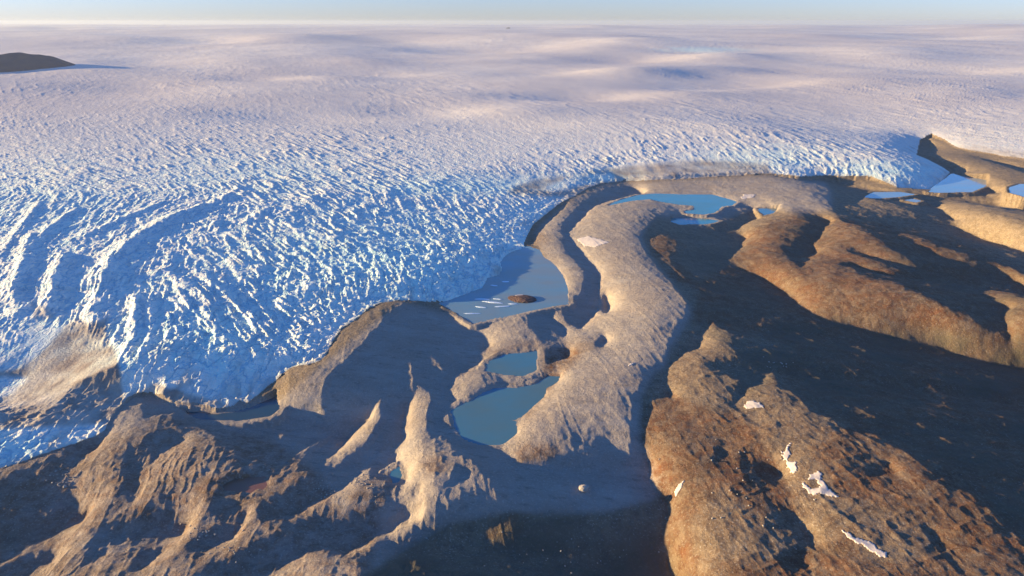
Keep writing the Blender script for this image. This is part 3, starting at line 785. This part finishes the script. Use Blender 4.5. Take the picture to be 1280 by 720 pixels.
# ------------------------------------------------------------------ snow patches
def at_pixel(px, py, it=6):
    px = np.atleast_1d(np.array(px, float)); py = np.atleast_1d(np.array(py, float))
    z = np.zeros(px.shape)
    for _ in range(it):
        X, Y = unproject(px, py, z); z2 = terrain(X, Y)[0]; z = z * .4 + z2 * .6
    X, Y = unproject(px, py, z)
    return X, Y, terrain(X, Y)[0]
def draped(name, poly, mat, label, cat, group=None, step=0.7, thick=.45):
    X, Y, Z = at_pixel([a for a, b in poly], [b for a, b in poly])
    W = list(zip(X.tolist(), Y.tolist()))
    st = 1.1
    xs = np.arange(X.min() - 3, X.max() + 3, st); ys = np.arange(Y.min() - 3, Y.max() + 3, st)
    A, B = np.meshgrid(xs, ys)
    A = A + .3 * vnoise(A / 2, B / 2, 4); B = B + .3 * vnoise(A / 2, B / 2, 8)
    jm = min(4.5, .10 * max(X.max() - X.min(), Y.max() - Y.min()))
    d = segdist(A, B, W); ins = inside(A + jm * fbm(A / 5, B / 5, 4, 2, .65), B + jm * fbm(A / 5, B / 5, 4, 5, .65), W)
    z = terrain(A, B)[0]
    zs = z.copy()
    for _ in range(2):
        zs[1:-1, 1:-1] = (zs[1:-1, 1:-1] * 2 + zs[:-2, 1:-1] + zs[2:, 1:-1] + zs[1:-1, :-2] + zs[1:-1, 2:]) / 6
    z = np.maximum(z, zs) + thick
    q = ins[:-1, :-1] & ins[1:, 1:] & ins[1:, :-1] & ins[:-1, 1:]
    if not q.any(): return
    o = grid_mesh(name, A, B, z, q, mat)
    md = o.modifiers.new('s', 'SOLIDIFY'); md.thickness = thick * 1.8; md.offset = -1
    return tag(o, label, cat, group)
draped('snow_patch', [(980,560),(985,554),(990,554),(987,565),(988,575),(997,577),(994,594),(987,594),(980,585),(979,570)], M_SNOW, 'white crescent of old snow standing upright on the rocky knoll', 'snow patch')
draped('snow_patch', [(1011,600),(1012,591),(1024,588),(1030,600),(1035,610),(1050,620),(1050,624),(1040,622),(1025,617),(1017,622),(1005,612),(998,604),(1003,603),(1015,611),(1024,608),(1020,600)], M_SNOW, 'white hook shaped snow patch wrapped around a brown rock', 'snow patch')
draped('snow_patch', [(1051,662),(1055,661),(1066,670),(1080,674),(1092,680),(1100,688),(1112,690),(1110,697),(1100,698),(1090,690),(1080,682),(1060,674)], M_SNOW, 'long white snow strip low on the brown slope, nearest the bottom right', 'snow patch')
draped('snow_patch', [(842,622),(843,613),(850,604),(857,600),(853,609),(846,622)], M_SNOW, 'thin curved snow sliver at the left foot of the tundra hills', 'snow patch')
draped('snow_patch', [(929,506),(935,501),(950,503),(957,510),(930,512)], M_SNOW, 'small flat snow patch in the notch between two knolls', 'snow patch')
draped('snow_patch', [(720,299),(735,295),(750,299),(762,303),(745,309),(730,308)], M_SNOW, 'pale snow patch on top of the curving gravel moraine', 'snow patch', thick=.4)
draped('snow_patch', [(783,458),(788,454),(795,453),(791,457)], M_SNOW, 'tiny snow fleck low on the gravel moraine tongue', 'snow patch', thick=.4)
draped('snow_patch', [(925,247),(930,243),(945,243),(942,247),(930,249)], M_SNOW, 'faint snow patch right of the turquoise lake', 'snow patch', thick=.4)
print('snow', round(time.time() - T0, 1))

# ------------------------------------------------------------------ floating ice and islet
def rock_mesh(name, r, seed, sq=(1, 1, .6), sub=2, mat=M_ROCK):
    import bmesh
    bm = bmesh.new(); bmesh.ops.create_icosphere(bm, subdivisions=sub, radius=1)
    rs = np.random.RandomState(seed); pl = rs.randn(9, 3); pl /= np.linalg.norm(pl, axis=1)[:, None]; off = .55 + .35 * rs.rand(9)
    for v in bm.verts:
        p = np.array(v.co)
        for a, b in zip(pl, off):
            e = p @ a - b
            if e > 0: p = p - a * e * .9
        p = p + rs.randn(3) * .03
        v.co = (p[0] * sq[0] * r, p[1] * sq[1] * r, p[2] * sq[2] * r)
    me = bpy.data.meshes.new(name); bm.to_mesh(me); bm.free(); me.materials.append(mat)
    return me
lv = LEV['glacier']
def on_water(px, py, z): 
    X, Y = unproject(px, py, z); return float(X), float(Y)
x, y = on_water(652, 374, lv)
isl = bpy.data.objects.new('islet', None); C.objects.link(isl); isl.location = (x, y, lv)
tag(isl, 'low dark brown debris islet capped with a snow streak in the glacier lake', 'islet')
b1 = bpy.data.objects.new('mud_bank', rock_mesh('mud_bank', 1, 3, (24, 17, 4), 4, M_DARKROCK)); C.objects.link(b1); b1.parent = isl
b2 = bpy.data.objects.new('snow_cap', rock_mesh('snow_cap', 1, 5, (11, 5, 1.2), 3, M_SNOW)); C.objects.link(b2); b2.parent = isl; b2.location = (0, 8, 2.6)
fl = [(602,374,14,3),(615,378,18,3),(628,383,13,2.5),(600,384,10,2),(590,392,14,2),(640,380,9,2),(622,374,8,2),(632,352,7,4),(618,357,8,3)]
for k, (px, py, lx, ly) in enumerate(fl):
    x, y = on_water(px, py, lv)
    o = bpy.data.objects.new('ice_floe', rock_mesh('ice_floe', 1, 30 + k, (lx, ly, .8), 2, M_FLOE)); C.objects.link(o)
    o.location = (x, y, lv + .1); o.rotation_euler = (0, 0, random.uniform(-.3, .3))
    tag(o, 'thin flat pale ice floe drifting on the blue lake by the glacier front', 'ice floe', 'ice floes on the glacier lake')

# ------------------------------------------------------------------ boulders
meshes = [rock_mesh('boulder', 1, 50 + k, (1, .8, .75), 2) for k in range(6)]
def boulder(px, py, r, label, group=None):
    X, Y, Z = at_pixel(px, py)
    for k in range(len(X)):
        o = bpy.data.objects.new('boulder', random.choice(meshes)); C.objects.link(o)
        rr = r * random.uniform(.6, 1.3)
        o.location = (X[k], Y[k], Z[k] + rr * .3); o.scale = (rr, rr, rr); o.rotation_euler = (random.uniform(-.3, .3), random.uniform(-.3, .3), random.uniform(0, 6.28))
        tag(o, label, 'boulder', group)
boulder([730], [612], 6.5, 'large sunlit pale boulder alone in the shaded valley below the moraine')
boulder([533], [673], 1.8, 'single white boulder in the shade right of the tan ridge end')
boulder([82], [609], 2.2, 'pale upright boulder at the edge of the big shaded slope at lower left')
def cluster(n, cx, cy, sx, sy, r, label, group):
    a = [random.gauss(cx, sx) for _ in range(n)]; b = [random.gauss(cy, sy) for _ in range(n)]
    boulder(a, b, r, label, group)
cluster(26, 78, 600, 9, 8, .9, 'small pale boulder strewn on the debris slope at lower left', 'boulders on the lower left debris slope')
cluster(26, 410, 612, 12, 5, .9, 'small pale boulder in the gravel strip left of the tan ridge', 'boulders in the gravel strip')
cluster(22, 455, 605, 14, 8, .9, 'small pale boulder on the brown flat by the small puddle', 'boulders by the small puddle')
cluster(24, 240, 665, 20, 5, .9, 'small pale boulder on the brown hummocks near the bottom left', 'boulders on the brown hummocks')
cluster(20, 295, 690, 22, 8, .8, 'small pale boulder on the gravel crest near the bottom', 'boulders on the bottom gravel crest')
cluster(24, 700, 690, 60, 14, .8, 'small grey boulder in the dark shaded valley at bottom centre', 'boulders in the dark valley')
cluster(14, 975, 455, 12, 5, 1.1, 'small grey boulder at the crest of the rocky knoll in shade', 'boulders on the knoll crest')
cluster(24, 930, 600, 50, 40, .9, 'small pale boulder on the rust coloured tundra hill', 'boulders on the tundra hill')
print('boulders', round(time.time() - T0, 1))

# ------------------------------------------------------------------ far rock islands in the ice
def nunatak(name, x0, x1, yb, ypk, peaks, label, ry):
    zb = 0
    X0, Y0 = unproject(x0, yb, 150); X1, _ = unproject(x1, yb, 150); X0, X1, Y0 = float(X0), float(X1), float(Y0)
    k = (Y0 * CP + H * SP) / F
    nx, ny = 140, 50
    xs = np.linspace(X0, X1, nx); ys = np.linspace(Y0 - ry * .05, Y0 + ry, ny)
    A, B = np.meshgrid(xs, ys)
    u = (A - X0) / (X1 - X0); v = (B - ys[0]) / (ys[-1] - ys[0])
    prof = np.interp(u, [p[0] for p in peaks], [p[1] for p in peaks])
    sh = np.clip(np.minimum(v / .33, (1 - v) / .67), 0, 1)
    tz = 165.0
    hgt = (yb - ypk) * k
    z = tz - 75 + (hgt + 45) * prof * sh ** .8 * (1 + .16 * fbm(A / 260, B / 260, 4, 3)) + 10 * fbm(A / 90, B / 90, 3, 7) * sh
    A = A + (B - ys[0]) * (X1 / Y0)
    B = B + 0.9 * (A - X1) * (ry < 1000)
    o = grid_mesh(name, A, B, z, np.ones((ny - 1, nx - 1), bool), M_NUN)
    tag(o, label, kind='structure')
nunatak('nunatak_hill', -240, 128, 75.5, 61, [(0,.6),(.3,.75),(.6,.78),(.76,.74),(.86,1.0),(.93,.7),(1,0)], 'dark rocky nunatak rising from the ice at the upper left edge', 900)
nunatak('nunatak_hill', 629, 641, 37, 34, [(0,0),(.3,.8),(.6,1),(1,0)], 'tiny dark rock islet on the ice just below the horizon', 2500)

# ------------------------------------------------------------------ haze
import bmesh
bm = bmesh.new(); bmesh.ops.create_cube(bm, size=1)
YMAX = float(YV.max()) + 2000; XM = float(np.abs(XV).max()) + 2000; zt = max(H, float(ZV.max())) + 60; zb_ = float(ZV.min()) - 3
for v in bm.verts:
    v.co = (v.co.x * 2 * XM, (v.co.y + .5) * (YMAX + 3000) - 3000, zb_ if v.co.z < 0 else zt)
me = bpy.data.meshes.new('haze'); bm.to_mesh(me); bm.free()
hz = bpy.data.objects.new('haze', me); C.objects.link(hz); tag(hz, 'thin pale blue air haze over the whole landscape', kind='stuff')
m = bpy.data.materials.new('haze'); m.use_nodes = True; nt = m.node_tree; nt.nodes.clear()
o = nt.nodes.new('ShaderNodeOutputMaterial'); v = nt.nodes.new('ShaderNodeVolumePrincipled')
v.inputs['Color'].default_value = (.60, .70, .88, 1); v.inputs['Density'].default_value = 1.6e-5; v.inputs['Anisotropy'].default_value = 0.2
nt.links.new(v.outputs[0], o.inputs['Volume']); me.materials.append(m)

# ------------------------------------------------------------------ light, sky, camera
w = bpy.data.worlds.new('World'); bpy.context.scene.world = w; w.use_nodes = True
nt = w.node_tree; bg = nt.nodes['Background']
sky = nt.nodes.new('ShaderNodeTexSky'); sky.sky_type = 'NISHITA'; sky.sun_disc = False
sky.sun_elevation = SUN_EL; sky.sun_rotation = math.radians(-90); sky.altitude = 600; sky.air_density = 1.0; sky.dust_density = .2; sky.ozone_density = 3.0
tc = nt.nodes.new('ShaderNodeTexCoord'); sx = nt.nodes.new('ShaderNodeSeparateXYZ'); nt.links.new(tc.outputs['Generated'], sx.inputs[0])
mr = nt.nodes.new('ShaderNodeMapRange'); mr.inputs['From Min'].default_value = .03; mr.inputs['From Max'].default_value = .22; nt.links.new(sx.outputs['Z'], mr.inputs['Value'])
tint = mixc(nt, mr.outputs[0], (.51, .57, 1.0), (.43, .66, 1.0))
nt.links.new(mixc(nt, 1.0, sky.outputs[0], tint, 'MULTIPLY'), bg.inputs['Color']); bg.inputs['Strength'].default_value = .11
sl = bpy.data.lights.new('sun', 'SUN'); sl.energy = 5.0; sl.angle = math.radians(.5); sl.color = (1, .72, .34)
so = bpy.data.objects.new('sun', sl); C.objects.link(so)
so.rotation_euler = (0, -(math.pi / 2 - SUN_EL), 0)      # light travels along +X and downwards
cam = bpy.data.cameras.new('camera'); co = bpy.data.objects.new('camera', cam); C.objects.link(co)
cam.sensor_width = 36; cam.lens = F / 1280 * 36; cam.clip_start = 1; cam.clip_end = 300000
co.location = (0, 0, H); co.rotation_euler = (math.radians(90) - PITCH, 0, 0)
sc = bpy.context.scene; sc.camera = co
sc.view_settings.view_transform = 'Standard'; sc.view_settings.look = 'None'; sc.view_settings.exposure = 1.68; sc.view_settings.gamma = 1
sc.cycles.volume_bounces = 0; sc.cycles.volume_step_rate = 10; sc.cycles.max_bounces = 5; sc.cycles.diffuse_bounces = 3
print('done', round(time.time() - T0, 1), 'z', float(ZV.min()), float(ZV.max()))
